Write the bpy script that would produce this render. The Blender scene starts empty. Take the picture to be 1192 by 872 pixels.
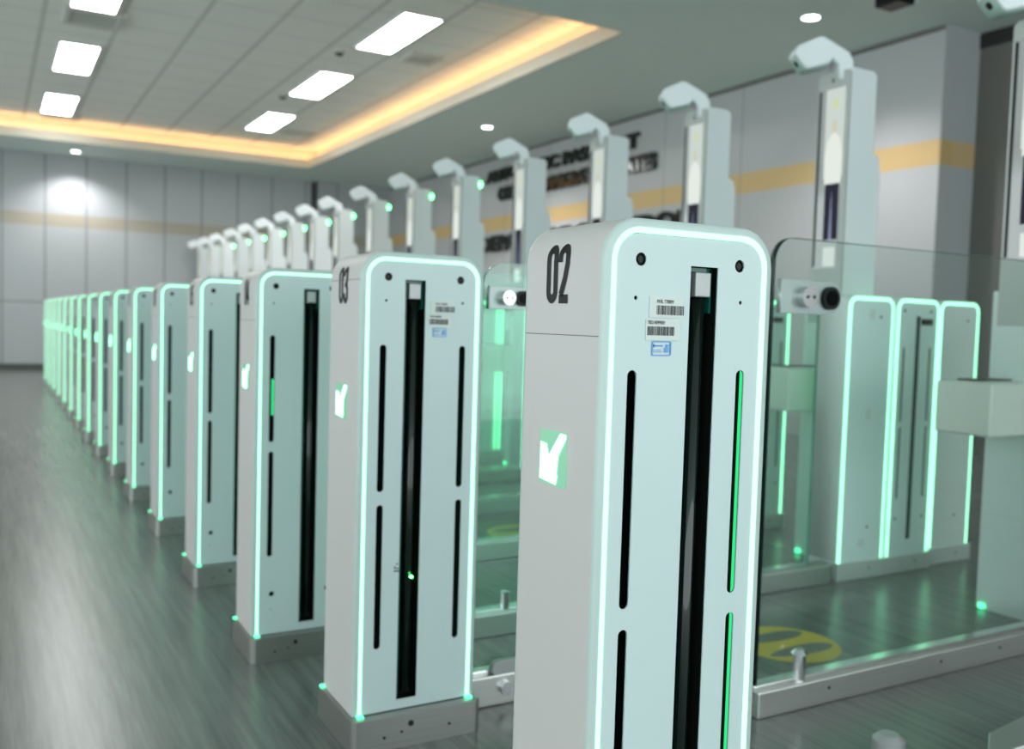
import bpy, bmesh, math, random
from mathutils import Matrix, Vector

S = bpy.context.scene
COL = S.collection
random.seed(7)

# ------------------------------------------------------------------ camera, world, exposure
cam_d = bpy.data.cameras.new('camera')
cam = bpy.data.objects.new('camera', cam_d)
COL.objects.link(cam)
R = [[0.8715379142873588, 0.0013547221465606614, -0.4903262471941982],
     [-0.4894424134219377, 0.06248201022407716, -0.8697942988673053],
     [0.029458239990693535, 0.9980451708846969, 0.05511849934810243]]
cam.matrix_world = Matrix.Translation((0, 0, 0.96)) @ Matrix(R).to_4x4()
cam_d.sensor_width = 36.0
cam_d.lens = 1085.8158 / 1192 * 36.0
cam_d.clip_start = 0.02
cam_d.dof.use_dof = True
cam_d.dof.focus_distance = 1.24
cam_d.dof.aperture_fstop = 4.2
S.camera = cam

S.view_settings.view_transform = 'Standard'
S.view_settings.look = 'None'
S.view_settings.exposure = 0.58
S.view_settings.gamma = 1.0
S.view_settings.use_curve_mapping = False

w = bpy.data.worlds.new('world'); S.world = w
w.use_nodes = True
w.node_tree.nodes['Background'].inputs[0].default_value = (0.84, 0.95, 0.97, 1)
w.node_tree.nodes['Background'].inputs[1].default_value = 1.9
S.cycles.max_bounces = 10
S.cycles.transparent_max_bounces = 24
S.cycles.caustics_reflective = False
S.cycles.caustics_refractive = False
S.cycles.sample_clamp_indirect = 4.0

CEIL_Z, TOP_Z = 3.40, 3.70
PANEL_E, COVE_E, DOWN_W = 16.0, 6.0, 85.0
LED = (0.60, 1.85, 1.04)


# ------------------------------------------------------------------ materials
def mat(name, col, rough=0.5, metal=0.0, spec=0.5, emit=None, es=1.0, noise=0.0, nscale=40.0):
    m = bpy.data.materials.new(name); m.use_nodes = True
    nt = m.node_tree; b = nt.nodes['Principled BSDF']
    b.inputs['Base Color'].default_value = (*col, 1)
    b.inputs['Roughness'].default_value = rough
    b.inputs['Metallic'].default_value = metal
    b.inputs['Specular IOR Level'].default_value = spec
    if emit:
        b.inputs['Emission Color'].default_value = (*emit, 1)
        b.inputs['Emission Strength'].default_value = es
    if noise:
        tc = nt.nodes.new('ShaderNodeTexCoord'); n = nt.nodes.new('ShaderNodeTexNoise')
        n.inputs['Scale'].default_value = nscale; n.inputs['Detail'].default_value = 3
        mx = nt.nodes.new('ShaderNodeMix'); mx.data_type = 'RGBA'
        mx.inputs[6].default_value = (*[c * (1 - noise) for c in col], 1)
        mx.inputs[7].default_value = (*[min(1, c * (1 + noise)) for c in col], 1)
        nt.links.new(tc.outputs['Object'], n.inputs['Vector'])
        nt.links.new(n.outputs['Fac'], mx.inputs[0])
        nt.links.new(mx.outputs[2], b.inputs['Base Color'])
    return m


def emis(name, col, s=1.0):
    m = bpy.data.materials.new(name); m.use_nodes = True
    nt = m.node_tree; nt.nodes.clear()
    e = nt.nodes.new('ShaderNodeEmission'); o = nt.nodes.new('ShaderNodeOutputMaterial')
    e.inputs[0].default_value = (*col, 1); e.inputs[1].default_value = s
    nt.links.new(e.outputs[0], o.inputs[0])
    return m


def N(nt, t, **kw):
    n = nt.nodes.new(t)
    for k, v in kw.items(): setattr(n, k, v)
    return n


def math_node(nt, op, a, b=None):
    n = N(nt, 'ShaderNodeMath', operation=op)
    for i, v in enumerate((a, b)):
        if v is None: continue
        if isinstance(v, (int, float)): n.inputs[i].default_value = v
        else: nt.links.new(v, n.inputs[i])
    return n.outputs[0]


def line_mask(nt, coord, spacing, offset, half):
    """1 on thin lines every spacing along coord"""
    a = math_node(nt, 'SUBTRACT', coord, offset)
    a = math_node(nt, 'DIVIDE', a, spacing)
    a = math_node(nt, 'FRACT', math_node(nt, 'ADD', a, 100.5))
    a = math_node(nt, 'ABSOLUTE', math_node(nt, 'SUBTRACT', a, 0.5))
    return math_node(nt, 'LESS_THAN', a, half / spacing)


def lined(name, col, line_col, lines, rough=0.5, spec=0.4, bands=(), noise=0.03):
    """base colour with thin joints; lines = [(axis, spacing, offset, half width)], bands = [(z0, z1, colour)]"""
    m = bpy.data.materials.new(name); m.use_nodes = True
    nt = m.node_tree; b = nt.nodes['Principled BSDF']
    tc = N(nt, 'ShaderNodeTexCoord'); sep = N(nt, 'ShaderNodeSeparateXYZ')
    nt.links.new(tc.outputs['Object'], sep.inputs[0])
    no = N(nt, 'ShaderNodeTexNoise'); no.inputs['Scale'].default_value = 3.0; no.inputs['Detail'].default_value = 4
    nt.links.new(tc.outputs['Object'], no.inputs['Vector'])
    cur = N(nt, 'ShaderNodeMix', data_type='RGBA')
    cur.inputs[6].default_value = (*[c * (1 - noise) for c in col], 1)
    cur.inputs[7].default_value = (*[c * (1 + noise) for c in col], 1)
    nt.links.new(no.outputs['Fac'], cur.inputs[0])
    out = cur.outputs[2]
    for z0, z1, c in bands:
        f = math_node(nt, 'MULTIPLY', math_node(nt, 'GREATER_THAN', sep.outputs[2], z0),
                      math_node(nt, 'LESS_THAN', sep.outputs[2], z1))
        mx = N(nt, 'ShaderNodeMix', data_type='RGBA'); nt.links.new(f, mx.inputs[0])
        nt.links.new(out, mx.inputs[6]); mx.inputs[7].default_value = (*c, 1); out = mx.outputs[2]
    for ax, sp, off, hw in lines:
        f = line_mask(nt, sep.outputs[ax], sp, off, hw)
        mx = N(nt, 'ShaderNodeMix', data_type='RGBA'); nt.links.new(f, mx.inputs[0])
        nt.links.new(out, mx.inputs[6]); mx.inputs[7].default_value = (*line_col, 1); out = mx.outputs[2]
    nt.links.new(out, b.inputs['Base Color'])
    b.inputs['Roughness'].default_value = rough
    b.inputs['Specular IOR Level'].default_value = spec
    return m


def floor_mat():
    m = bpy.data.materials.new('vinyl floor'); m.use_nodes = True
    nt = m.node_tree; b = nt.nodes['Principled BSDF']
    tc = N(nt, 'ShaderNodeTexCoord')
    mp = N(nt, 'ShaderNodeMapping'); mp.inputs['Scale'].default_value = (34, 1.3, 1)
    nt.links.new(tc.outputs['Object'], mp.inputs[0])
    n1 = N(nt, 'ShaderNodeTexNoise'); n1.inputs['Scale'].default_value = 1.0; n1.inputs['Detail'].default_value = 5
    nt.links.new(mp.outputs[0], n1.inputs['Vector'])
    mp2 = N(nt, 'ShaderNodeMapping'); mp2.inputs['Scale'].default_value = (120, 5, 1)
    nt.links.new(tc.outputs['Object'], mp2.inputs[0])
    n2 = N(nt, 'ShaderNodeTexNoise'); n2.inputs['Scale'].default_value = 1.0; n2.inputs['Detail'].default_value = 3
    nt.links.new(mp2.outputs[0], n2.inputs['Vector'])
    mx = math_node(nt, 'ADD', math_node(nt, 'MULTIPLY', n1.outputs['Fac'], 0.65), math_node(nt, 'MULTIPLY', n2.outputs['Fac'], 0.35))
    cr = N(nt, 'ShaderNodeValToRGB')
    cr.color_ramp.elements[0].position = 0.36; cr.color_ramp.elements[0].color = (0.118, 0.124, 0.116, 1)
    cr.color_ramp.elements[1].position = 0.64; cr.color_ramp.elements[1].color = (0.205, 0.212, 0.200, 1)
    nt.links.new(mx, cr.inputs[0]); nt.links.new(cr.outputs[0], b.inputs['Base Color'])
    b.inputs['Roughness'].default_value = 0.27
    b.inputs['Specular IOR Level'].default_value = 0.5
    bp = N(nt, 'ShaderNodeBump'); bp.inputs['Strength'].default_value = 0.06; bp.inputs['Distance'].default_value = 0.002
    nt.links.new(n2.outputs['Fac'], bp.inputs['Height']); nt.links.new(bp.outputs[0], b.inputs['Normal'])
    return m


def glass_mat(name, tint, refl=1.0):
    m = bpy.data.materials.new(name); m.use_nodes = True
    nt = m.node_tree; nt.nodes.clear()
    o = N(nt, 'ShaderNodeOutputMaterial'); t = N(nt, 'ShaderNodeBsdfTransparent'); g = N(nt, 'ShaderNodeBsdfGlossy')
    t.inputs[0].default_value = (*tint, 1); g.inputs['Roughness'].default_value = 0.0
    g.inputs[0].default_value = (1, 1, 1, 1)
    f = N(nt, 'ShaderNodeLayerWeight'); f.inputs[0].default_value = 0.5
    k = math_node(nt, 'MULTIPLY', math_node(nt, 'ADD', math_node(nt, 'MULTIPLY', math_node(nt, 'POWER', f.outputs['Facing'], 5.0), 0.96), 0.04), refl)
    mx = N(nt, 'ShaderNodeMixShader')
    nt.links.new(k, mx.inputs[0]); nt.links.new(t.outputs[0], mx.inputs[1]); nt.links.new(g.outputs[0], mx.inputs[2])
    nt.links.new(mx.outputs[0], o.inputs[0])
    return m


def steel_mat(k=1.0):
    m = bpy.data.materials.new('brushed steel'); m.use_nodes = True
    nt = m.node_tree; b = nt.nodes['Principled BSDF']
    tc = N(nt, 'ShaderNodeTexCoord'); mp = N(nt, 'ShaderNodeMapping'); mp.inputs['Scale'].default_value = (2, 2, 260)
    n = N(nt, 'ShaderNodeTexNoise'); n.inputs['Scale'].default_value = 2.0
    nt.links.new(tc.outputs['Object'], mp.inputs[0]); nt.links.new(mp.outputs[0], n.inputs['Vector'])
    cr = N(nt, 'ShaderNodeValToRGB')
    cr.color_ramp.elements[0].color = (0.33 * k, 0.33 * k, 0.31 * k, 1); cr.color_ramp.elements[1].color = (0.47 * k, 0.47 * k, 0.45 * k, 1)
    nt.links.new(n.outputs['Fac'], cr.inputs[0]); nt.links.new(cr.outputs[0], b.inputs['Base Color'])
    b.inputs['Metallic'].default_value = 0.9; b.inputs['Roughness'].default_value = 0.36
    return m


M = dict(
    shell=lined('warm white enamel', (0.61, 0.575, 0.56), (0.10, 0.095, 0.09), [(2, 50.0, 0.947, 0.0007)], rough=0.42, spec=0.4, noise=0.01),
    bezel=mat('mint acrylic bezel', (0.50, 0.60, 0.57), 0.32),
    face=mat('front panel with green bounce tint', (0.56, 0.665, 0.66), 0.38, noise=0.012, nscale=15),  # green bounce from neighbouring light strips is put into the panel colour
    led=emis('green light strip', LED, 1.0),
    black=mat('black plastic', (0.004, 0.005, 0.005), 0.35, spec=0.25),
    hole=mat('dark hole', (0.004, 0.005, 0.005), 0.6),
    lens=mat('lens glass', (0.002, 0.003, 0.003), 0.2, spec=0.06),
    inner=mat('inner frame', (0.004, 0.006, 0.005), 0.8, spec=0.08),
    teal=mat('teal slot glass', (0.01, 0.10, 0.07), 0.12),
    door=mat('dark door edge', (0.006, 0.012, 0.010), 0.07, spec=0.6),
    steel=steel_mat(), steel_light=steel_mat(1.6), lane_base=mat('bright lane base', (0.72, 0.76, 0.73), 0.35, 0.35),
    chrome=mat('bright steel', (0.72, 0.72, 0.72), 0.18, 1.0),
    silver=mat('silver block', (0.40, 0.41, 0.41), 0.4, 0.4),
    arrow=emis('arrow light', (0.75, 3.2, 1.6), 1.6),
    arrow_bg=mat('arrow window', (0.20, 0.36, 0.26), 0.2, emit=(0.16, 0.50, 0.28), es=0.42),
    ink=mat('black number ink', (0.006, 0.007, 0.007), 0.45, spec=0.2),
    paper=mat('label paper', (0.66, 0.70, 0.66), 0.7),
    blue=mat('blue stamp ink', (0.16, 0.36, 0.72), 0.6),
    gink=mat('grey print', (0.08, 0.08, 0.08), 0.7),
    lane_face=mat('lane cabinet panel', (0.80, 0.93, 0.91), 0.38),
    rod=emis('green tube light', (0.015, 0.40, 0.12), 1.5),
    rod_off=mat('unlit tube', (0.02, 0.07, 0.045), 0.2),
    dot=emis('status green', (0.06, 1.0, 0.16), 22.0),
    glow=emis('green foot glow', (0.10, 1.0, 0.42), 2.0),
    g_face=glass_mat('clear glass', (0.95, 0.992, 0.98), 1.9),
    g_lane=glass_mat('lane glass', (0.88, 0.975, 0.94), 0.8),
    g_edge=mat('dark glass edge', (0.003, 0.016, 0.014), 0.2, spec=0.3),
    g_edge_l=mat('bright glass edge', (0.10, 0.40, 0.30), 0.15),
    plate=mat('glass clamp plate', (0.40, 0.47, 0.45), 0.3, 0.35),
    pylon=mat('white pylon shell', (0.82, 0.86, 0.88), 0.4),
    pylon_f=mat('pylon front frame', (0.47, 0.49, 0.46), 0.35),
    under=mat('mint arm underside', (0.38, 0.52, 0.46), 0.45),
    s_glass=mat('screen glass', (0.10, 0.115, 0.11), 0.05, spec=0.8, emit=(0.42, 0.46, 0.45), es=0.35),
    s_pale=emis('screen pale', (0.40, 0.45, 0.42), 1.0),
    s_shirt_refl=emis('screen shirt and reflection', (0.52, 0.56, 0.52), 1.0),
    s_trous=emis('screen trousers', (0.02, 0.02, 0.03), 1.0),
    s_skin=emis('screen skin', (0.42, 0.40, 0.30), 1.0),
    s_badge=emis('screen badge', (0.42, 0.46, 0.24), 1.0),
    s_blue=emis('screen blue', (0.20, 0.24, 0.36), 1.0),
    cream=mat('cream scanner body', (0.78, 0.79, 0.72), 0.4),
    gate_grey=mat('pale cabinet side', (0.74, 0.80, 0.77), 0.42),
    floor=floor_mat(),
    wall_r=lined('wall panels', (0.47, 0.475, 0.48), (0.25, 0.26, 0.26), [(1, 1.22, 5.9, 0.006)], 0.5, bands=[(2.315, 2.515, (0.62, 0.43, 0.20))]),
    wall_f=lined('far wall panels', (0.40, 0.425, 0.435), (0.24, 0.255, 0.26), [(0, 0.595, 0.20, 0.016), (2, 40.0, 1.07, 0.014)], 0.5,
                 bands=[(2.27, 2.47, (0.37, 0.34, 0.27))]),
    soffit=mat('soffit paint', (0.68, 0.77, 0.73), 0.7, noise=0.02, nscale=3),
    lip=mat('cove lip', (0.62, 0.58, 0.48), 0.6),
    riser=mat('cove riser', (0.78, 0.70, 0.56), 0.6),
    tile=lined('ceiling tiles', (0.88, 0.89, 0.84), (0.66, 0.67, 0.63), [(0, 0.64, 1.74, 0.022), (1, 0.6, 0.2, 0.010)], 0.8),
    panel=emis('ceiling panel light', (0.97, 1.0, 0.98), PANEL_E),
    panel_frame=mat('panel frame', (0.7, 0.7, 0.7), 0.5),
    cove=emis('cove strip', (1.0, 0.52, 0.22), COVE_E),
    down=emis('downlight lens', (1.0, 1.0, 0.98), 9.0),
    vent=mat('vent grille', (0.62, 0.63, 0.58), 0.6),
    vent_dark=mat('vent opening', (0.20, 0.21, 0.19), 0.8),
    dark=mat('dark gap', (0.02, 0.02, 0.018), 0.8),
    dgrey=mat('dark recess', (0.15, 0.145, 0.13), 0.7),
    skirt=mat('dark skirting', (0.06, 0.075, 0.065), 0.5),
    sign=mat('dark polished letters', (0.03, 0.032, 0.03), 0.12, 0.6, spec=0.9),
    yellow=mat('yellow floor vinyl', (0.78, 0.56, 0.07), 0.45),
    print_grey=mat('grey footprint', (0.20, 0.20, 0.18), 0.45),
)


# ------------------------------------------------------------------ mesh helpers
def link(name, me, m, parent=None, loc=(0, 0, 0)):
    o = bpy.data.objects.new(name, me); COL.objects.link(o); o.location = loc
    if parent: o.parent = parent
    if m is not None:
        if not me.materials: me.materials.append(m)
        o.material_slots[0].link = 'OBJECT'; o.material_slots[0].material = m
    return o


class MB:
    """collects boxes, discs and ribbons in one mesh"""
    def __init__(self): self.bm = bmesh.new()

    def box(self, x0, x1, y0, y1, z0, z1, bevel=0.0, seg=2):
        b = bmesh.new()
        bmesh.ops.create_cube(b, size=1)
        for v in b.verts:
            v.co = Vector(((x0 + x1) / 2 + v.co.x * (x1 - x0), (y0 + y1) / 2 + v.co.y * (y1 - y0), (z0 + z1) / 2 + v.co.z * (z1 - z0)))
        if bevel: bmesh.ops.bevel(b, geom=b.edges[:], offset=bevel, segments=seg, affect='EDGES', profile=0.5)
        self.add(b); return self

    def cyl(self, c, r, h, axis='z', n=20, r2=None):
        b = bmesh.new()
        bmesh.ops.create_cone(b, cap_ends=True, segments=n, radius1=r, radius2=r if r2 is None else r2, depth=h)
        rot = {'z': Matrix.Identity(4), 'y': Matrix.Rotation(math.pi / 2, 4, 'X'), 'x': Matrix.Rotation(math.pi / 2, 4, 'Y')}[axis]
        bmesh.ops.transform(b, matrix=Matrix.Translation(c) @ rot, verts=b.verts[:])
        self.add(b); return self

    def poly(self, pts):
        self.bm.faces.new([self.bm.verts.new(p) for p in pts]); return self

    def add(self, b):
        me = bpy.data.meshes.new('tmp'); b.to_mesh(me); b.free(); self.bm.from_mesh(me); bpy.data.meshes.remove(me)

    def mesh(self, name, smooth=False):
        me = bpy.data.meshes.new(name); self.bm.to_mesh(me); self.bm.free()
        if smooth:
            for p in me.polygons: p.use_smooth = True
        return me

    def obj(self, name, m, parent=None, loc=(0, 0, 0), smooth=False):
        return link(name, self.mesh(name, smooth), m, parent, loc)


def smooth(me, deg=35):
    for p in me.polygons: p.use_smooth = True
    me.set_sharp_from_angle(angle=math.radians(deg)); return me


def arch(x0, x1, z0, z1, r, n=8):
    """outline with two round top corners and square feet"""
    p = [(x0, z0), (x1, z0)]
    p += [(x1 - r + r * math.cos(a), z1 - r + r * math.sin(a)) for a in [math.pi / 2 * i / n for i in range(n + 1)]]
    p += [(x0 + r - r * math.sin(a), z1 - r + r * math.cos(a)) for a in [math.pi / 2 * i / n for i in range(n + 1)]]
    return p


def rrect(x0, x1, z0, z1, r, n=6):
    p = []
    for cx, cz, a0 in ((x1 - r, z0 + r, -90), (x1 - r, z1 - r, 0), (x0 + r, z1 - r, 90), (x0 + r, z0 + r, 180)):
        p += [(cx + r * math.cos(math.radians(a0 + 90 * i / n)), cz + r * math.sin(math.radians(a0 + 90 * i / n))) for i in range(n + 1)]
    return p


def disc(x, z, r, n=20): return [(x + r * math.cos(2 * math.pi * i / n), z + r * math.sin(2 * math.pi * i / n)) for i in range(n)]


def shape(outer, holes, a0, a1, facing='-y', bevel=0.0, name='shape'):
    """plate with holes. facing '-y': outline in x-z, from y=a0 (front) to y=a1. '-x': outline in (-y)-z, from x=a0 to x=a1.
       'z': outline in x-y from z=a0 to a1"""
    cu = bpy.data.curves.new(name, 'CURVE'); cu.dimensions = '2D'; cu.fill_mode = 'BOTH'
    for ring in [outer] + list(holes):
        s = cu.splines.new('POLY'); s.points.add(len(ring) - 1); s.use_cyclic_u = True
        for i, (a, b) in enumerate(ring): s.points[i].co = (a, b, 0, 1)
    d = abs(a1 - a0)
    cu.extrude = max(d / 2 - bevel, 0); cu.bevel_depth = bevel; cu.bevel_resolution = 1
    if bevel: cu.offset = -bevel
    o = bpy.data.objects.new('tmp', cu)
    me = bpy.data.meshes.new_from_object(o)
    bpy.data.objects.remove(o); bpy.data.curves.remove(cu)
    mid = (a0 + a1) / 2
    for v in me.vertices:
        x, y, z = v.co
        if facing == '-y': v.co = (x, mid - z, y)
        elif facing == '-x': v.co = (mid - z, -x, y)
        else: v.co = (x, y, mid + z)
    me.name = name
    b = bmesh.new(); b.from_mesh(me); bmesh.ops.remove_doubles(b, verts=b.verts[:], dist=1e-6)
    bmesh.ops.recalc_face_normals(b, faces=b.faces[:]); b.to_mesh(me); b.free()
    return me


def strip_mesh(inner, outer, y0, y1, name):
    """open band between two outlines of equal length"""
    b = bmesh.new(); n = len(inner)
    rows = []
    for (xi, zi), (xo, zo) in zip(inner, outer):
        rows.append([b.verts.new((xi, y0, zi)), b.verts.new((xo, y0, zo)), b.verts.new((xo, y1, zo)), b.verts.new((xi, y1, zi))])
    for i in range(n - 1):
        for k in range(4): b.faces.new((rows[i][k], rows[i][(k + 1) % 4], rows[i + 1][(k + 1) % 4], rows[i + 1][k]))
    b.faces.new(rows[0]); b.faces.new(rows[-1][::-1])
    bmesh.ops.recalc_face_normals(b, faces=b.faces[:])
    me = bpy.data.meshes.new(name); b.to_mesh(me); b.free(); return me


def open_arch(x0, x1, z0, z1, r, n=10):
    p = [(x0, z0)]
    p += [(x0 + r - r * math.cos(a), z1 - r + r * math.sin(a)) for a in [math.pi / 2 * i / n for i in range(n + 1)]]
    p += [(x1 - r + r * math.sin(a), z1 - r + r * math.cos(a)) for a in [math.pi / 2 * i / n for i in range(n + 1)]]
    p += [(x1, z0)]
    return p


def ribbon(bm, pts, wx, wz, closed=False):
    """flat stroke in a 2D plane; wx / wz half widths sideways and upwards"""
    n = len(pts); L = []
    for i, (x, z) in enumerate(pts):
        if closed: a, c = pts[i - 1], pts[(i + 1) % n]
        else: a, c = pts[max(i - 1, 0)], pts[min(i + 1, n - 1)]
        dx, dz = c[0] - a[0], c[1] - a[1]; l = math.hypot(dx, dz) or 1
        nx, nz = -dz / l, dx / l
        L.append((bm.verts.new((x + nx * wx, 0, z + nz * wz)), bm.verts.new((x - nx * wx, 0, z - nz * wz))))
    for i in range(n if closed else n - 1):
        p, q = L[i], L[(i + 1) % n]
        bm.faces.new((p[0], p[1], q[1], q[0]))


def oval(cx, cz, rx, rz, a0, a1, n=14):
    return [(cx + rx * math.cos(math.radians(a0 + (a1 - a0) * i / n)), cz + rz * math.sin(math.radians(a0 + (a1 - a0) * i / n))) for i in range(n + 1)]


# condensed heavy digits in a box 0..1 wide, 0..1 high; lists of (points, closed)
def digit(d):
    l, r, t, b, m = 0.17, 0.83, 0.94, 0.06, 0.5
    full = oval(.5, .80, .33, .14, 0, 180) + oval(.5, .20, .33, .14, 180, 360)
    return {
        '0': [(full, True)],
        '1': [([(.2, .78), (.58, .92), (.58, 0)], False)],
        '2': [([(l, .70)] + oval(.5, .80, .33, .14, 180, 0) + [(r, .68), (.62, .42), (.26, .13)], False), ([(.09, .06), (.92, .06)], False)],
        '3': [([(l, .74)] + oval(.5, .80, .33, .14, 180, 0) + [(r, .62), (.66, .53), (.40, .52)], False),
              ([(.40, .52), (.66, .50), (r, .40), (r, .20)] + oval(.5, .20, .33, .14, 0, -180) + [(l, .27)], False)],
        '4': [([(.62, 0), (.62, .97), (.12, .27), (.97, .27)], False)],
        '5': [([(.85, .94), (.2, .94), (.2, .52)] + oval(.5, .50, .33, .10, 150, 0) + [(r, .25)] + oval(.5, .20, .33, .14, 0, -180), False)],
        '6': [([(r, .74)] + oval(.5, .80, .33, .14, 0, 180) + oval(.5, .20, .33, .14, 180, 360) + [(r, .42)] + oval(.5, .42, .33, .12, 0, 180), False)],
        '7': [([(.1, .94), (.9, .94)], False), ([(.85, .92), (.45, .4), (.38, 0)], False)],
        '8': [(oval(.5, .75, .31, .19, 0, 360), False), (oval(.5, .26, .34, .20, 0, 360), False)],
        '9': [([(l, .26)] + oval(.5, .20, .33, .14, 180, 360) + oval(.5, .80, .33, .14, 0, 180) + [(l, .58)] + oval(.5, .58, .33, .12, 180, 360), False)],
    }[d]


def number_mesh(txt, y_left, z0, height, wd, gap, zc, rad):
    """number laid on the end face (x = 0) and bent over its rounded shoulder"""
    b = bmesh.new(); yy = 0
    for ch in txt:
        st = len(b.verts)
        tmp = bmesh.new()
        for pts, cl in digit(ch):
            sub = []
            P = [(px * wd, pz * height) for px, pz in pts]
            for i in range(len(P) - (0 if cl else 1)):       # finer steps so it can bend
                a, c = P[i], P[(i + 1) % len(P)]; k = max(1, int(math.hypot(c[0] - a[0], c[1] - a[1]) / 0.006))
                sub += [(a[0] + (c[0] - a[0]) * j / k, a[1] + (c[1] - a[1]) * j / k) for j in range(k)]
            if not cl: sub.append(P[-1])
            wx, wz = 0.195 * wd, 0.078 * height
            ribbon(tmp, sub, wx, wz, cl)
        for v in tmp.verts:
            h = z0 + v.co.z; off = 0.0
            if h > zc: off = rad - math.sqrt(max(rad * rad - (h - zc) ** 2, 1e-6))
            v.co = Vector((off - 0.0007, y_left - (yy + v.co.x), h))
        me = bpy.data.meshes.new('t'); tmp.to_mesh(me); tmp.free(); b.from_mesh(me); bpy.data.meshes.remove(me)
        yy += wd + gap
    me = bpy.data.meshes.new('number'); b.to_mesh(me); b.free(); return me


def text_mesh(txt, size, offset=0.0, extrude=0.0):
    cu = bpy.data.curves.new('t', 'FONT'); cu.body = txt; cu.size = size; cu.offset = offset; cu.extrude = extrude
    o = bpy.data.objects.new('t', cu); me = bpy.data.meshes.new_from_object(o)
    bpy.data.objects.remove(o); bpy.data.curves.remove(cu); return me


def thing(name, label, cat, loc=(0, 0, 0), group=None, rz=0.0):
    o = bpy.data.objects.new(name, None); COL.objects.link(o); o.empty_display_size = 0.1
    o.location = loc; o.rotation_euler.z = rz; o['label'] = label; o['category'] = cat
    if group: o['group'] = group
    return o


def tag(o, label, cat, group=None):
    o['label'] = label; o['category'] = cat
    if group: o['group'] = group
    return o


def struct(o): o['kind'] = 'structure'; return o


def kids(o): return [c for c in ALL if c.parent == o]


def dup(root, loc, label, group=None):
    global ALL
    ALL = list(bpy.data.objects)

    def cp(o, par):
        c = o.copy(); COL.objects.link(c); c.parent = par
        for k in kids(o): cp(k, c)
        return c
    r = cp(root, None); r.location = loc; r['label'] = label
    if group: r['group'] = group
    return r


# ------------------------------------------------------------------ the setting
struct(MB().box(-7, 9, -4, 17.2, -0.1, 0).obj('floor', M['floor']))
TX0, TX1, TY0, TY1 = -6.0, 4.60, 6.46, 15.12      # the raised tray in the ceiling
cb = MB()
cb.box(-7, 9, -4, TY0, CEIL_Z, CEIL_Z + .1); cb.box(-7, 9, TY1, 17.2, CEIL_Z, CEIL_Z + .1)
cb.box(TX1, 9, TY0, TY1, CEIL_Z, CEIL_Z + .1); cb.box(-7, TX0, TY0, TY1, CEIL_Z, CEIL_Z + .1)
ceil = struct(cb.obj('ceiling', M['soffit']))
G = 0.16
struct(MB().box(TX0 - G - .05, TX1 + G + .05, TY0 - G - .05, TY1 + G + .05, TOP_Z, TOP_Z + .05).obj('ceiling_tray', M['tile']))
lip = MB()
lip.box(TX0, TX1, TY1 - .002, TY1 + .02, CEIL_Z - .004, CEIL_Z + .125); lip.box(TX1 - .002, TX1 + .02, TY0, TY1 + .02, CEIL_Z - .004, CEIL_Z + .125)
lip.box(TX0, TX1, TY0 - .02, TY0 + .002, CEIL_Z - .004, CEIL_Z + .125); lip.box(TX0 - .02, TX0 + .002, TY0, TY1, CEIL_Z - .004, CEIL_Z + .125)
struct(lip.obj('trim_1', M['lip']))
rs = MB()
rs.box(TX0 - G, TX1 + G, TY1 + G, TY1 + G + .04, CEIL_Z + .1, TOP_Z); rs.box(TX1 + G, TX1 + G + .04, TY0 - G, TY1 + G, CEIL_Z + .1, TOP_Z)
rs.box(TX0 - G, TX1 + G, TY0 - G - .04, TY0 - G, CEIL_Z + .1, TOP_Z); rs.box(TX0 - G - .04, TX0 - G, TY0 - G, TY1 + G, CEIL_Z + .1, TOP_Z)
struct(rs.obj('trim_2', M['riser']))
cv = MB()
z0, z1 = CEIL_Z + .101, CEIL_Z + .116
cv.box(TX0, TX1 + .06, TY1 + .05, TY1 + .09, z0, z1); cv.box(TX1 + .05, TX1 + .09, TY0, TY1, z0, z1)
cv.box(TX0, TX1, TY0 - .09, TY0 - .05, z0, z1)
tag(cv.obj('cove_light', M['cove']), 'warm orange strip light hidden in the edge of the raised ceiling', 'light')

WX = 6.565
FY = 16.5
struct(MB().box(WX, WX + .15, 4.87, FY + .4, 0, CEIL_Z).obj('wall_right', M['wall_r']))
struct(MB().box(WX + .15, 7.0, 4.87, 5.0, 0, CEIL_Z).obj('wall_pier', lined('pier panel', (0.47, 0.49, 0.50), (0.3, 0.3, 0.3), [], bands=[(2.315, 2.515, (0.66, 0.46, 0.24))])))
struct(MB().box(7.0, 7.15, -4, 4.87, 0, 3.28).obj('wall_recess', M['dgrey']))
struct(MB().box(6.99, 7.15, -4, 4.87, 3.28, CEIL_Z).obj('trim_3', M['dark']))
struct(MB().box(-7, 5.06, FY, FY + .4, 0, CEIL_Z).obj('wall_far', M['wall_f']))
struct(MB().box(5.06, 5.20, FY + .25, FY + .4, 0, CEIL_Z).obj('trim_4', M['dgrey']))
struct(MB().box(5.20, WX, FY, FY + .4, 0, CEIL_Z).obj('wall_corner', M['wall_f']))
struct(MB().box(-7, 5.06, FY - .02, FY, 0, .10, .003).obj('baseboard_far', M['skirt']))
struct(MB().box(WX - .012, WX, 4.87, FY, CEIL_Z - .035, CEIL_Z).obj('trim_5', M['dgrey']))

# ceiling lights
panels = [(.66, 8.15, 'nearest in the left row of ceiling panels, cut by the frame top'), (.66, 10.72, 'middle of the left row of ceiling panels'),
          (.66, 13.35, 'farthest in the left row, beside the orange cove'),
          (3.24, 7.87, 'nearest and longest in the right row of ceiling panels'), (3.24, 10.25, 'middle of the right row of ceiling panels'),
          (3.30, 12.72, 'farthest in the right row, close to the cove corner')]


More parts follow.
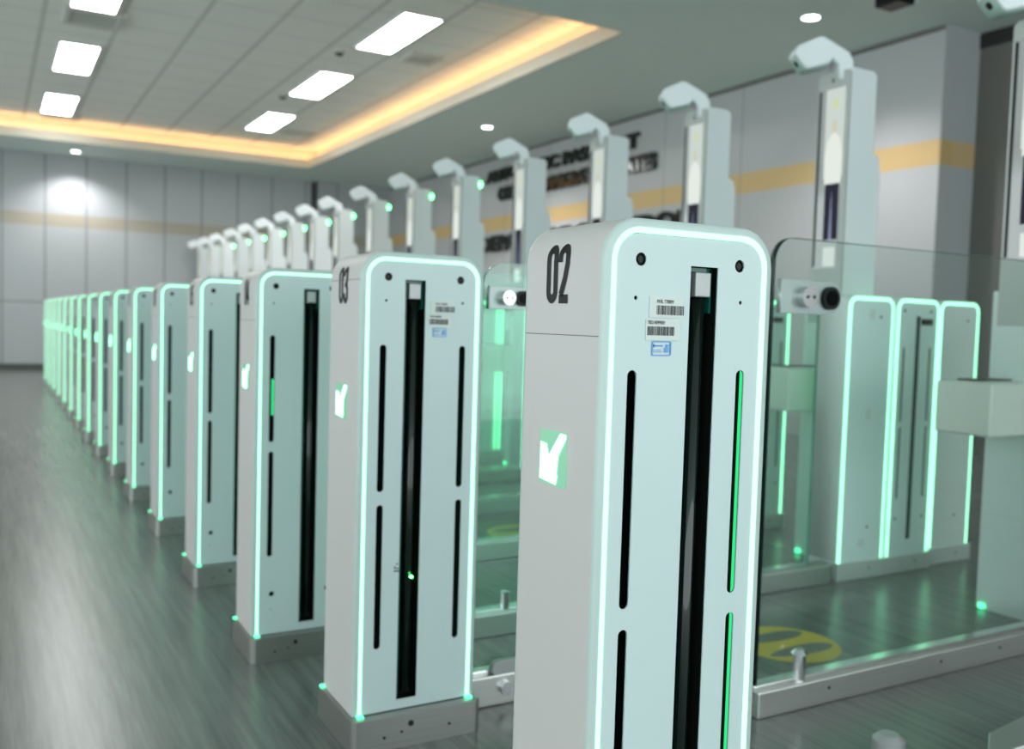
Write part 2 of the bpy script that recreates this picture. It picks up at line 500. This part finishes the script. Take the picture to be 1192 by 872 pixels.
def panel_light(x, y, lab, L=1.25):
    t = thing('ceiling_light', 'white ceiling panel, ' + lab, 'ceiling light', (x, y, TOP_Z), 'ceiling light panels')
    f = MB(); f.box(-.02, .38, -.02, 0, -.025, 0); f.box(-.02, .38, L, L + .02, -.025, 0); f.box(-.02, 0, 0, L, -.025, 0); f.box(.36, .38, 0, L, -.025, 0)
    f.obj('frame', M['panel_frame'], t); MB().box(0, .36, 0, L, -.022, -.005).obj('diffuser', M['panel'], t)
    return t


for i, (x, y, lab) in enumerate(panels): panel_light(x, y, lab)


def vent(x, y, sx, sy, lab):
    t = thing('ceiling_vent', lab, 'air vent', (x, y, TOP_Z), 'ceiling air vents')
    f = MB(); b = .05
    f.box(0, sx, 0, b, -.03, 0); f.box(0, sx, sy - b, sy, -.03, 0); f.box(0, b, b, sy - b, -.03, 0); f.box(sx - b, sx, b, sy - b, -.03, 0)
    f.obj('frame', M['vent'], t)
    MB().box(b, sx - b, b, sy - b, -.008, -.002).obj('opening', M['vent_dark'], t)
    sl = MB(); n = 5
    for i in range(n):
        yy = b + (sy - 2 * b) * (i + .3) / n; sl.box(b, sx - b, yy, yy + .02, -.026, -.010)
    sl.obj('slats', M['vent'], t)


vent(.62, 9.46, .50, .52, 'square ceiling vent between two light panels at upper left')
vent(3.78, 8.95, .34, .36, 'dark ceiling vent right of the nearest right light panel')
vent(3.80, 13.6, .42, .40, 'dark ceiling vent near the cove corner')
vent(.66, 14.66, .50, .30, 'ceiling vent just behind the farthest left light panel')
for (x, y, lab) in ((3.16, 9.42, 'between the first two right light panels'), (3.20, 11.68, 'between the last two right light panels')):
    t = thing('smoke_detector', 'small dark round detector on the ceiling ' + lab, 'smoke detector', (x, y, TOP_Z), 'ceiling detectors')
    MB().cyl((0, 0, -.012), .055, .024).obj('base', M['vent'], t)
    MB().cyl((0, 0, -.035), .035, .024, r2=.045).obj('dome', M['black'], t)


def downlight(x, y, lab, power=DOWN_W):
    t = thing('downlight', lab, 'ceiling light', (x, y, CEIL_Z), 'round downlights')
    b = bmesh.new()
    ring = shape(disc(0, 0, .085, 28), [disc(0, 0, .066, 28)], -.008, 0, 'z')
    link('rim', ring, M['panel_frame'], t)
    MB().cyl((0, 0, -.003), .066, .004, n=28).obj('lamp_lens', M['down'], t)
    d = bpy.data.lights.new('downlight_beam', 'SPOT'); d.energy = power; d.spot_size = math.radians(128); d.spot_blend = .75
    d.shadow_soft_size = .05; d.color = (1.0, .96, .98)
    o = bpy.data.objects.new('downlight_beam', d); COL.objects.link(o); o.location = (0, 0, -.03); o.parent = t


downlight(5.58, 5.34, 'round white downlight in the soffit above the nearest clear pylon')
downlight(5.46, 10.5, 'round white downlight above the dark wall letters')
downlight(1.19, 16.0, 'round white downlight close to the far wall')


# wall letters (dark polished, raised from the right wall)
def wall_letters(txt, y0, y1, zb, h, lab):
    me = text_mesh(txt, 1.0, 0.045, 0.06)
    xs = [v.co.x for v in me.vertices]; ys = [v.co.y for v in me.vertices]
    a, b, c, d = min(xs), max(xs), min(ys), max(ys)
    for v in me.vertices:
        u = (v.co.x - a) / (b - a); z = zb + (v.co.y - c) / (d - c) * h
        v.co = (WX - .03 - v.co.z * .4, y0 + (y1 - y0) * u, z)
    o = link('wall_lettering', me, M['sign']); tag(o, lab, 'sign', 'wall letters')


wall_letters('AUTOMATIC PASSPORT', 12.55, 8.78, 3.02, .18, 'upper row of dark raised letters on the right wall, above the tan band')
wall_letters('CONTROL IMMIGRATION GATES', 12.15, 8.45, 2.73, .20, 'second row of dark raised letters on the right wall, just above the tan band')
wall_letters('DEPARTURE CONTROL', 12.7, 7.8, 2.0, .24, 'lowest row of dark raised letters, below the tan band')

# black hanging camera at the top edge
t = thing('hanging_camera', 'black camera hanging from the ceiling at the top edge of the view', 'camera', (5.15, 4.20, 3.1))
MB().box(-.10, .06, -.10, .09, -.02, .10, .012).obj('housing', M['black'], t)
MB().cyl((-.13, -.02, .05), .03, .06, 'x').obj('lens', M['lens'], t)
MB().cyl((.0, .0, .20), .014, .20).obj('stem', M['black'], t)
MB().box(.06, .16, -.06, .10, .03, .10, .01).obj('white_cover', M['pylon'], t)


# ------------------------------------------------------------------ gate cabinets
GW, GD, GT = 0.272, 0.185, 1.092           # width, thickness, height of one cabinet
BH = 0.07


def gate_meshes(drop, mirror, low_holes):
    """drop lowers every feature: the cabinet 03 is shorter at its foot"""
    k = lambda z: z - drop
    mx = (lambda x: GW - x) if mirror else (lambda x: x)
    top = k(GT); D = {}
    # shell: bent sheet, open to front and back
    D['shell'] = shape(arch(0, GW, BH, top, .052, 12), [arch(.010, GW - .010, BH + .001, top - .010, .042, 12)], .006, GD - .006, '-y')
    smooth(D['shell'])
    # bezel ring front & back
    o_ = open_arch(0.0, GW, BH, top, .052); m_ = open_arch(.0015, GW - .0015, BH, top - .0015, .0505); i_ = open_arch(.0115, GW - .0115, BH, top - .0115, .0405)
    bz = bmesh.new()
    for y_out, y_in in ((.007, .0), (GD - .007, GD)):
        yy = [y_out, (y_out + y_in) / 2 * .6 + y_in * .4, y_in, y_in]
        rings = [o_, open_arch(.0008, GW - .0008, BH, top - .0008, .0512), open_arch(.004, GW - .004, BH, top - .004, .048), i_]
        vs = [[bz.verts.new((x, y, z)) for x, z in r] for r, y in zip(rings, yy)]
        for a in range(3):
            for i in range(len(o_) - 1): bz.faces.new((vs[a][i], vs[a][i + 1], vs[a + 1][i + 1], vs[a + 1][i]))
    bmesh.ops.recalc_face_normals(bz, faces=bz.faces[:])
    me = bpy.data.meshes.new('bezel'); bz.to_mesh(me); bz.free()
    for p in me.polygons: p.use_smooth = True
    D['bezel'] = me
    a = open_arch(.0115, GW - .0115, BH, top - .0115, .0405); b = open_arch(.0182, GW - .0182, BH, top - .0182, .0338)
    D['strip_f'] = strip_mesh(b, a, -.0006, .004, 'strip')
    D['strip_b'] = strip_mesh(b, a, GD - .004, GD + .0006, 'strip')
    sx0, sx1 = sorted((mx(.133), mx(.178)))
    slits = []
    for x in (mx(.0475), mx(.2225)):
        slits += [rrect(x - .0072, x + .0072, k(.611), k(.907), .0071), rrect(x - .0072, x + .0072, k(.290), k(.585), .0071)]
    zs = max(k(.093), BH + .02)
    slot = [(sx0, zs), (sx1, zs), (sx1, k(1.038)), (sx0, k(1.038))]
    cams = [disc(mx(.055), k(1.042), .0082), disc(mx(.214), k(1.042), .0082)]
    dots = [disc(mx(.049), k(.995), .0028, 10), disc(mx(.218), k(.995), .0028, 10)]
    if low_holes:
        cams += [disc(.055, .184, .0075), disc(.214, .184, .0075)]; dots += [disc(.053, .14, .0022, 8)]
    D['face'] = shape(arch(.0192, GW - .0192, BH + .001, top - .0192, .033, 10), slits + [slot] + cams + dots, .0005, .0035, '-y')
    D['back'] = shape(arch(.0192, GW - .0192, BH + .001, top - .0192, .033, 10), [], GD - .0035, GD - .0005, '-y')
    inn = MB(); y0 = .030
    inn.box(.016, GW - .016, y0, GD - .02, BH + .002, top - .03)
    inn.box(sx0 - .012, sx0 - .002, .004, y0, zs, k(1.05)); inn.box(sx1 + .002, sx1 + .012, .004, y0, zs, k(1.05))
    D['inner'] = inn.mesh('inner')
    cx = (sx0 + sx1) / 2
    d = MB(); zz = (zs + .01 + k(.998)) / 2; d.cyl((cx + .0045, .020, zz), .0105, k(.998) - zs - .01, 'z', 28); d.cyl((cx - .0125, .024, zz), .004, k(.998) - zs - .01, 'z', 12)
    D['door'] = d.mesh('door', True)
    for p in D['door'].polygons: p.use_smooth = abs(p.normal.z) < .5
    D['teal'] = MB().box(sx0 + .0005, sx0 + .007, .010, .029, zs + .002, k(1.03)).box(sx1 - .004, sx1 - .0005, .012, .029, k(.98), k(1.036)).box(sx0 + .001, sx1 - .001, .012, .029, k(1.032), k(1.037)).mesh('teal')
    D['block'] = MB().box(cx - .0125, cx + .0125, .002, .026, k(1.0), k(1.031), .0015).mesh('block')
    D['lens'] = [MB().cyl((x, .006, k(1.042)), .0082, .004, 'y').mesh('lens') for x in (mx(.055), mx(.214))]
    D['lens2'] = [MB().cyl((x, .0035, k(1.042)), .0042, .003, 'y').mesh('lens2') for x in (mx(.055), mx(.214))]
    D['rodR'] = MB().cyl((mx(.2388), .016, k(.60)), .0020, .62, 'z', 10).mesh('rod')
    D['rodL'] = MB().cyl((mx(.0535), .016, k(.735)), .0032, .10, 'z', 10).mesh('rod')
    bs = MB().box(-.007, GW + .007, -.024, GD + .02, .0, BH - .001, .0)
    bb = bs.bm
    bmesh.ops.bevel(bb, geom=[e for e in bb.edges if abs((e.verts[0].co - e.verts[1].co).z) > .01], offset=.014, segments=4, affect='EDGES', profile=.5)
    bmesh.ops.bevel(bb, geom=[e for e in bb.edges if min(e.verts[0].co.z, e.verts[1].co.z) > BH - .01 and len(e.link_faces) == 2 and e.calc_face_angle(0) > .5], offset=.002, segments=2, affect='EDGES')
    D['base'] = bs.mesh('base')
    D['bolts'] = [MB().cyl((x, -.0245, z), r, .002, 'y', 14).mesh('hole') for x, z, r in ((.118, .047, .0062), (.098, .033, .0026), (.060, .027, .0032), (.205, .030, .003))]
    D['glow'] = [MB().box(*q, BH - .001, BH + .003, .001).mesh('glow') for q in ((.008, .021, -.012, .001), (-.008, .001, GD - .012, GD + .002), (GW - .021, GW - .008, -.012, .001))]
    # arrow window on the end face
    D['win'] = shape(rrect(-.132, -.066, k(.752), k(.823), .004, 4), [], -.0010, .002, '-x')
    ar = bmesh.new()
    P = lambda u, v: (-.132 + .066 * u, 0, k(.752) + .071 * v)
    # diagonal arrow pointing down and left
    for q in ([(.04, .08), (.64, .03), (.70, .20), (.52, .32), (.97, .90), (.97, .97), (.76, .97), (.36, .53), (.27, .74), (.05, .76)],):
        q = [(min(max(u, .03), .97), min(max(v, .03), .97)) for u, v in q]
        ar.faces.new([ar.verts.new(P(u, v)) for u, v in q])
    for v in ar.verts: v.co = Vector((-.0016, -v.co.x, v.co.z))
    bmesh.ops.triangulate(ar, faces=ar.faces[:])
    me = bpy.data.meshes.new('arrow'); ar.to_mesh(me); ar.free(); D['arrow'] = me
    return D


def build_gate(D, number, label, drop=0.0, rods=('off', 'off'), stickers=None):
    t = thing('gate_cabinet', label, 'gate', (0, 0, 0), 'gate cabinets in the left row')
    link('base', D['base'], M['steel'], t)
    for a in D['bolts']: link('base_hole', a, M['hole'], t)
    link('shell', D['shell'], M['shell'], t); link('bezel', D['bezel'], M['bezel'], t)
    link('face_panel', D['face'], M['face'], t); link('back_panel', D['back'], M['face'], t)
    link('light_strip', D['strip_f'], M['led'], t); link('light_strip', D['strip_b'], M['led'], t)
    fr = link('inner_frame', D['inner'], M['inner'], t)
    link('slot_glass', D['teal'], M['teal'], fr); link('door_edge', D['door'], M['door'], t); link('roller_block', D['block'], M['silver'], t)
    for a, b in zip(D['lens'], D['lens2']):
        c = link('sensor', a, M['lens'], t); link('sensor_pupil', b, M['black'], c)
    if rods[0] == 'on': link('tube_light', D['rodL'], M['rod'], t)
    if rods[1] == 'on': link('tube_light', D['rodR'], M['rod'], t)
    for a in D['glow']: link('foot_glow', a, M['glow'], t)
    w_ = link('arrow_window', D['win'], M['arrow_bg'], t); link('arrow', D['arrow'], M['arrow'], w_)
    n = link('number', number_mesh(number, .1275, .988 - drop, .073, .0255, .0022, GT - drop - .052, .052), M['ink'], t)
    n['label'] = 'black number ' + number
    return t


def add_stickers(t, x, z0, drop, mir=False):
    z = lambda v: v - drop
    a = MB().box(x, x + .052, -.0012, .0003, z(.972), z(.998)).obj('barcode_label', M['paper'], t)
    b = MB().box(x - .004, x + .048, -.0010, .0003, z(.944), z(.970)).obj('barcode_label', M['paper'], t)
    rnd = random.Random(3)
    for par, xx, zt, zb, txt in ((a, x + .011, .987, .9755, 'PHIL 778899'), (b, x - .002, .961, .9500, '78214099001')):
        bars = MB(); p = 0
        while p < .042:
            wd = rnd.choice([.0005, .0008, .0012]); bars.box(xx + p, xx + p + wd, -.0016, -.0011, z(zb), z(zt)); p += wd + rnd.choice([.0005, .0008, .0011])
        bars.obj('barcode', M['gink'], par)
        me = text_mesh(txt, .0062, .00012)
        for v in me.vertices: v.co = (xx + v.co.x * .8, -.0016, z(zt) + .0028 + v.co.y)
        link('print', me, M['gink'], par)
    s = shape(rrect(x + .006, x + .036, z(.925), z(.943), .002, 3), [rrect(x + .0072, x + .0348, z(.9262), z(.9418), .0012, 3)], -.0012, .0003, '-y')
    s = link('stamp_label', s, M['blue'], t)
    g = MB()
    g.box(x + .026, x + .032, -.0012, .0003, z(.929), z(.935)); g.box(x + .028, x + .032, -.0012, .0003, z(.935), z(.939)); g.box(x + .009, x + .0095, -.0012, .0003, z(.935), z(.9395))
    for i in range(9): g.box(x + .009 + i * .0016, x + .0099 + i * .0016, -.0012, .0003, z(.9365), z(.938))
    g.box(x + .009, x + .022, -.0012, .0003, z(.9295), z(.9302)); g.box(x + .009, x + .020, -.0012, .0003, z(.932), z(.9325))
    g.obj('stamp_print', M['blue'], s)


D_std = gate_meshes(0.0, False, True)
GX = .637
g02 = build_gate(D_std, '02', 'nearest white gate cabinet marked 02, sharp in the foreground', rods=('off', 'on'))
g02.location = (GX, .916, 0)
add_stickers(g02, .069, 0, 0)

DROP3 = .088
D_03 = gate_meshes(DROP3, True, False)
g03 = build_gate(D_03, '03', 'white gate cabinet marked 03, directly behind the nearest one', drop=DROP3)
SC3 = 1.104
g03.scale = (SC3,) * 3
g03.location = (.6975 + .005, 1.921, 0)
add_stickers(g03, .150, 0, DROP3)
# scuff mark beside the slot of 03
me = bpy.data.meshes.new('scuff'); b = bmesh.new()
for i in range(7):
    x, z = .090 + random.uniform(-.006, .006), .455 - DROP3 + random.uniform(-.010, .010)
    b.faces.new([b.verts.new((x + .0025 * math.cos(a), .0002, z + .002 * math.sin(a))) for a in [0, 1.2, 2.3, 3.4, 4.6, 5.5]])
b.to_mesh(me); b.free(); link('scuff_mark', me, M['gink'], g03)
MB().cyl((.124, .006, .430 - DROP3), .0024, .004, 'y').obj('status_lamp', M['dot'], g03)

YG = [None, None, 2.559, 3.373, 4.215, 5.048, 5.878, 6.70, 7.50, 8.33, 9.15, 9.98, 10.8, 11.63, 12.45, 13.3]
ordn = ['', '', 'third', 'fourth', 'fifth', 'sixth', 'seventh', 'eighth', 'ninth', 'tenth', 'eleventh', 'twelfth', 'thirteenth', 'fourteenth', 'fifteenth', 'sixteenth and farthest']
for i in range(2, 16):
    num = '%02d' % (i + 2)
    lab = 'white gate cabinet with green outline, %s from the camera' % ordn[i]
    if i == 2: lab += ', short dark gap before it'[:0]
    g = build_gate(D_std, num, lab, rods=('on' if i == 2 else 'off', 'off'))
    g.location = (GX, YG[i], 0)


# ------------------------------------------------------------------ glass barriers on steel rails
def pane(parent, x0, x1, z0, z1, r, y, thick=.012, name='glass_pane', edge='g_edge'):
    gm = 'g_face' if edge == 'g_edge' else 'g_lane'
    o = [(x0, z0), (x1, z0), (x1, z1)] + [(x0 + r - r * math.sin(a), z1 - r + r * math.cos(a)) for a in [math.pi / 2 * i / 12 for i in range(13)]]
    me = shape(o, [], y - thick / 2, y + thick / 2, '-y')
    me.materials.append(M[gm]); me.materials.append(M[edge])
    for p in me.polygons: p.material_index = 0 if abs(p.normal.y) > .6 else 1
    ob = bpy.data.objects.new(name, me); COL.objects.link(ob); ob.parent = parent
    return ob


def clamp(parent, x0, x1, zc, hh, y, bolt2='black'):
    o = [(x0, zc - hh)] + [(x1 - hh + hh * math.cos(a), zc + hh * math.sin(a)) for a in [-math.pi / 2 + math.pi * i / 14 for i in range(15)]] + [(x0, zc + hh)]
    p = link('clamp_plate', shape(o, [], y - .022, y - .0065, '-y', bevel=.0012), M['plate'], parent)
    k = hh / .042
    bx = x0 + (x1 - x0) * .37
    MB().cyl((bx, y - .033, zc), .026 * k, .024, 'y', 28).obj('bolt', M['chrome'], p)
    for dx in (-.010, .012): MB().cyl((bx + dx * k, y - .0455, zc), .0042 * k, .002, 'y', 12).obj('bolt_hole', M['hole'], p)
    cx = x1 - hh * 1.05
    MB().cyl((cx, y - .027, zc), .029 * k, .012, 'y', 28).obj('bolt_ring', M['black'], p)
    MB().cyl((cx, y - .034, zc), .019 * k, .004, 'y', 24).obj('bolt_cap', M['lens'], p)


def rail(parent, x0, x1, y0, y1, h, holes=()):
    b = MB().box(x0, x1, y0, y1, 0, h, .004); o = b.obj('rail', M['steel_light'], parent)
    MB().box(x0 + .002, x1 - .002, y0 + .018, y1 - .018, h - .002, h + .010, .003).obj('top_channel', M['chrome'], o)
    for x in holes: MB().cyl((x, y0 - .0002, h * .6), .004, .003, 'y', 12).obj('rail_hole', M['hole'], o)
    return o


# big pane at the right of cabinet 02
t = thing('glass_barrier', 'large clear glass barrier with round corner, right of the nearest cabinet', 'glass barrier', (0, 0, 0), 'glass barriers')
rail(t, 1.655, 3.62, 1.650, 1.722, .068, (1.90, 2.35, 2.62, 3.0))
pane(t, 1.672, 3.60, .030, 1.190, .062, 1.686, .019)
clamp(t, 1.676, 1.884, 1.045, .042, 1.680)
MB().cyl((1.815, 1.630 + .045, .100), .017, .075, 'z', 20).cyl((1.815, 1.675, .142), .021, .012, 'z', 20, .012).obj('steel_peg', M['chrome'], t)

# pane between 03 and 02
t = thing('glass_barrier', 'narrow glass barrier seen between cabinets 03 and 02', 'glass barrier', (0, 0, 0), 'glass barriers')
r_ = rail(t, 1.030, 1.95, 2.004, 2.070, .078)
pane(t, 1.058, 1.93, .030, 1.108, .060, 2.036, edge='g_edge_l')
clamp(t, 1.064, 1.185, 1.021, .028, 2.034)
MB().cyl((1.136, 1.998, .045), .016, .014, 'y', 24).obj('bolt', M['chrome'], r_)
link('rail_bracket', shape(rrect(1.10, 1.19, .070, .112, .02), [], 2.006, 2.024, '-y', .002), M['silver'], t)

for j in range(6):
    y = 2.46 + .815 * j
    t = thing('glass_barrier', 'glass barrier on steel rail, %s lane behind the large front pane' % ['first', 'second', 'third', 'fourth', 'fifth', 'sixth', 'seventh'][j], 'glass barrier', (0, y, 0), 'glass barriers')
    rail(t, .985, 2.815, 0, .075, .070, (1.6, 2.4) if j < 2 else ())
    pane(t, 1.02, 2.72, .030, 1.108, .060, .036, edge='g_edge_l')
    if j < 4: MB().cyl((1.40 + .16 * j, -.012 + .04, .098), .014, .06, 'z', 16).obj('steel_peg', M['chrome'], t)


# ------------------------------------------------------------------ second pair of cabinets on the rails
def inner_cabinet(kind, x, y, label, face_m='lane_face'):
    t = thing('lane_cabinet', label, 'gate', (x, y, .07), 'cabinets along the lanes')
    W_, H_ = .262, 1.035
    o = MB().box(-.006, W_ + .006, -.012, .158, -.07, 0, .003).obj('base', M['lane_base'], t)
    MB().cyl((.17, -.0125, -.03), .004, .002, 'y', 12).obj('base_hole', M['hole'], o)
    link('shell', shape(arch(0, W_, 0.0, H_, .045, 10), [arch(.009, W_ - .009, .001, H_ - .009, .036, 10)], .004, .150, '-y'), M['gate_grey'], t)
    a = open_arch(.004, W_ - .004, .0, H_ - .004, .041); b = open_arch(.0175, W_ - .0175, .0, H_ - .0175, .0275)
    link('light_strip', strip_mesh(b, a, -.0006, .004, 's'), M['led'], t)
    if kind == 'plain':
        link('face_panel', shape(arch(.0178, W_ - .0178, 0, H_ - .0178, .028), [], .0005, .004, '-y'), M[face_m], t)
        MB().box(.118, .150, -.001, .002, .945, .985, .002).box(.125, .150, -.001, .002, .555, .600, .002).obj('sensor_window', M['gate_grey'], t)
        MB().cyl((.182, .0, .955), .005, .003, 'y', 12).cyl((.160, .0, .130), .005, .003, 'y', 12).obj('screw', M['inner'], t)
        MB().cyl((.130, .0, .070), .018, .003, 'y', 20).obj('round_cover', M['gate_grey'], t)
    else:
        slits = []
        for xx in (.052, .210):
            slits += [rrect(xx - .007, xx + .007, .54, .84, .0069), rrect(xx - .007, xx + .007, .23, .52, .0069)]
        slot = [(.118, .06), (.146, .06), (.146, .965), (.118, .965)]
        link('face_panel', shape(arch(.0178, W_ - .0178, 0, H_ - .0178, .028), slits + [slot], .0005, .004, '-y'), M[face_m], t)
        MB().box(.02, W_ - .02, .012, .14, .005, 1.0).obj('inner_frame', M['teal'], t)
        MB().cyl((.045, .0, .985), .006, .003, 'y', 12).cyl((.205, .0, .985), .006, .003, 'y', 12).cyl((.048, .0, .15), .005, .003, 'y', 12).cyl((.21, .0, .15), .005, .003, 'y', 12).obj('sensor', M['inner'], t)
        MB().box(.146, .205, -.012, .0, .93, .955, .003).obj('latch', M['inner'], t)
        link('back_strip', strip_mesh(b, a, .146, .151, 's'), M['led'], t)
    return t


lane = ['first', 'second', 'third', 'fourth', 'fifth', 'sixth', 'seventh']
for j in range(6):
    y = 2.472 + .815 * j
    inner_cabinet('plain', 2.855, y, 'plain teal cabinet with green outline, %s lane beyond the large glass' % lane[j])
    inner_cabinet('slot', 3.130, y, 'slotted teal cabinet with green outline, %s lane beyond the large glass' % lane[j])
inner_cabinet('plain', 3.43, 2.50, 'dim grey cabinet with thin green outline, right of the slotted cabinet behind the glass', 'gate_grey')


# ------------------------------------------------------------------ scanner pylons
def pylon(label):
    t = thing('scanner_pylon', label, 'scanner', (3.07, 1.84, 0), 'camera pylons beyond the gates')
    Wp, Xt, Xb = .172, .155, .200
    o = [(0, .0), (Xb, .0), (Xb, 1.66), (Xb - .012, 1.70), (Xt, 1.715), (Xt, 2.03), (Xt - .02, 2.045), (.012, 2.045), (0, 2.030)]
    link('column', shape(o, [], .004, Wp - .004, '-y', .004), M['pylon'], t)
    f = shape(arch(-Wp + .002, -.002, 1.0, 2.036, .020, 6), [], -.006, .003, '-x', .001)
    link('front_frame', f, M['pylon_f'], t)
    s = MB().box(-.0085, -.005, .030, Wp - .010, 1.225, 1.975, .001).obj('screen', M['s_glass'], t)
    MB().box(-.0095, -.008, Wp - .026, Wp - .014, 1.235, 1.965).obj('screen_edge', M['black'], s)
    # picture of a standing person on the screen
    yc = .070
    MB().box(-.0100, -.0086, yc - .050, yc + .050, 1.60, 1.968, .0005).obj('picture', M['s_pale'], s)
    MB().box(-.0104, -.0100, yc - .014, yc + .010, 1.885, 1.925).obj('picture_badge', M['s_badge'], s)
    pic = MB()
    for nm, mm, pts in (('picture_shirt', 's_shirt_refl', [(-.042, 1.575), (.042, 1.575), (.046, 1.69), (.034, 1.755), (.010, 1.785), (-.010, 1.785), (-.034, 1.755), (-.046, 1.69)]),
                        ('picture_trousers', 's_trous', [(-.036, 1.345), (-.002, 1.345), (0, 1.52), (.002, 1.345), (.038, 1.345), (.036, 1.577), (-.036, 1.577)]),
                        ('picture_background', 's_blue', [(-.006, 1.345), (.008, 1.345), (.002, 1.54), (-.001, 1.54)])):
        link(nm, shape([(a - yc, b) for a, b in pts], [], -.0108, -.0090, '-x'), M[mm], s)
    link('picture_head', shape([(a - yc, b) for a, b in oval(0, 1.812, .013, .026, 0, 345, 16)], [], -.0112, -.0095, '-x'), M['s_skin'], s)
    MB().box(-.0105, -.0088, yc - .030, yc + .030, 1.235, 1.315, .003).obj('painted_reflection', M['s_shirt_refl'], s)  # pale block paints a reflection on the screen glass below the person
    # camera arm
    arm = [(-.026, 2.00), (.028, 2.00), (.028, 2.072), (.012, 2.108), (-.090, 2.170), (-.108, 2.170), (-.186, 2.132), (-.198, 2.110), (-.196, 2.096),
           (-.160, 2.046), (-.146, 2.040), (-.066, 2.062), (-.052, 2.082), (-.030, 2.062)]
    a_ = link('camera_arm', shape(arm, [], -.050, .050, '-y', .006), M['pylon'], t, (.030, .082, 0)); a_.rotation_euler.z = math.radians(-30); a_.scale = (1.06, 1.12, 1.0)
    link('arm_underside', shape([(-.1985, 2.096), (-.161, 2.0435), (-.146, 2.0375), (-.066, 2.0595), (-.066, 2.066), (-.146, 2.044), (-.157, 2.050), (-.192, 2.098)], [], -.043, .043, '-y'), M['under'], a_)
    L = MB().cyl((0, 0, 0), .014, .010, 'z', 20).obj('lens', M['lens'], a_, (-.1775, .0, 2.0715)); L.rotation_euler = (0, math.radians(55), 0)
    MB().box(-.0085, .0, .088, .096, 1.995, 2.012, .002).obj('microphone', M['black'], t)
    # lower cabinet and passport tray
    MB().box(-.004, .45, -.004, .19, .0, 1.12, .002).obj('body', M['gate_grey'], t)
    tr = MB().box(-.300, -.005, -.02, .180, .640, .812, .008).obj('scanner_box', M['cream'], t)
    MB().box(-.20, -.01, .10, .175, .812, .818, .002).obj('scanner_window', M['black'], tr)
    MB().cyl((-.008, .165, .012), .012, .014, 'z', 12).obj('foot_light', M['glow'], t)
    return t


PY = [1.84, 2.70, 3.574, 4.421, 5.329, 6.278, 7.161, 8.113, 9.059, 9.846, 10.722, 11.625, 12.535, 13.377, 14.324, 15.21, 16.05]
plab = ['white camera pylon cut by the right edge of the frame',
        'nearest whole white camera pylon with a standing person on its screen',
        'second whole white camera pylon, above the right end of cabinet 02',
        'third whole white camera pylon, in front of the dark wall letters']
pn = ['fourth', 'fifth', 'sixth', 'seventh', 'eighth', 'ninth', 'tenth', 'eleventh', 'twelfth', 'thirteenth', 'fourteenth', 'fifteenth', 'farthest']
p0 = pylon(plab[0]); p0.location = (3.07, 1.84, 0)
for i in range(1, len(PY)):
    lab = plab[i] if i < 4 else 'white camera pylon, %s whole one from the camera in the right row' % pn[i - 4]
    q = dup(p0, (3.07, PY[i], 0), lab)
    if i >= 5:
        MB().box(.148, .162, -.004, .030, 1.972, 2.006, .004).obj('status_lamp', M['dot'], q)

# ------------------------------------------------------------------ yellow standing marks on the floor
for j, lab in enumerate(['behind the large glass barrier', 'second lane back', 'third lane back', 'fourth lane back']):
    t = thing('floor_mark', 'round yellow standing mark with two footprints, ' + lab, 'floor marking', (2.14, 2.03 + .815 * j, 0), 'yellow floor marks')
    link('disc', shape(disc(0, 0, .160, 48), [], .0002, .0014, 'z'), M['yellow'], t)
    for s in (-1, 1):
        ft = [(.125 * math.cos(a), s * .062 + (.034 + .008 * math.cos(a)) * math.sin(a)) for a in [2 * math.pi * i / 28 for i in range(28)]]
        link('footprint', shape(ft, [], .0010, .0020, 'z'), M['print_grey'], t)

# rail parts at the lower right corner, belonging to the lane in front
t = thing('floor_rail', 'curved steel rail end at the bottom right corner', 'rail', (0, 0, 0))
pts = [(1.885, 1.20), (1.97, 1.255), (2.12, 1.275), (2.60, 1.275), (2.60, 1.18), (1.90, 1.18)]
link('rail', shape(pts, [], .0, .068, 'z', .003), M['steel'], t)
t = thing('rail_bolt', 'pale domed steel cap at the bottom edge, right of cabinet 02', 'bolt', (1.80, 1.385, 0))
MB().cyl((0, 0, .017), .036, .034, 'z', 28).obj('collar', M['silver'], t)
MB().cyl((0, 0, .040), .036, .012, 'z', 28, .022).obj('cap', M['silver'], t)
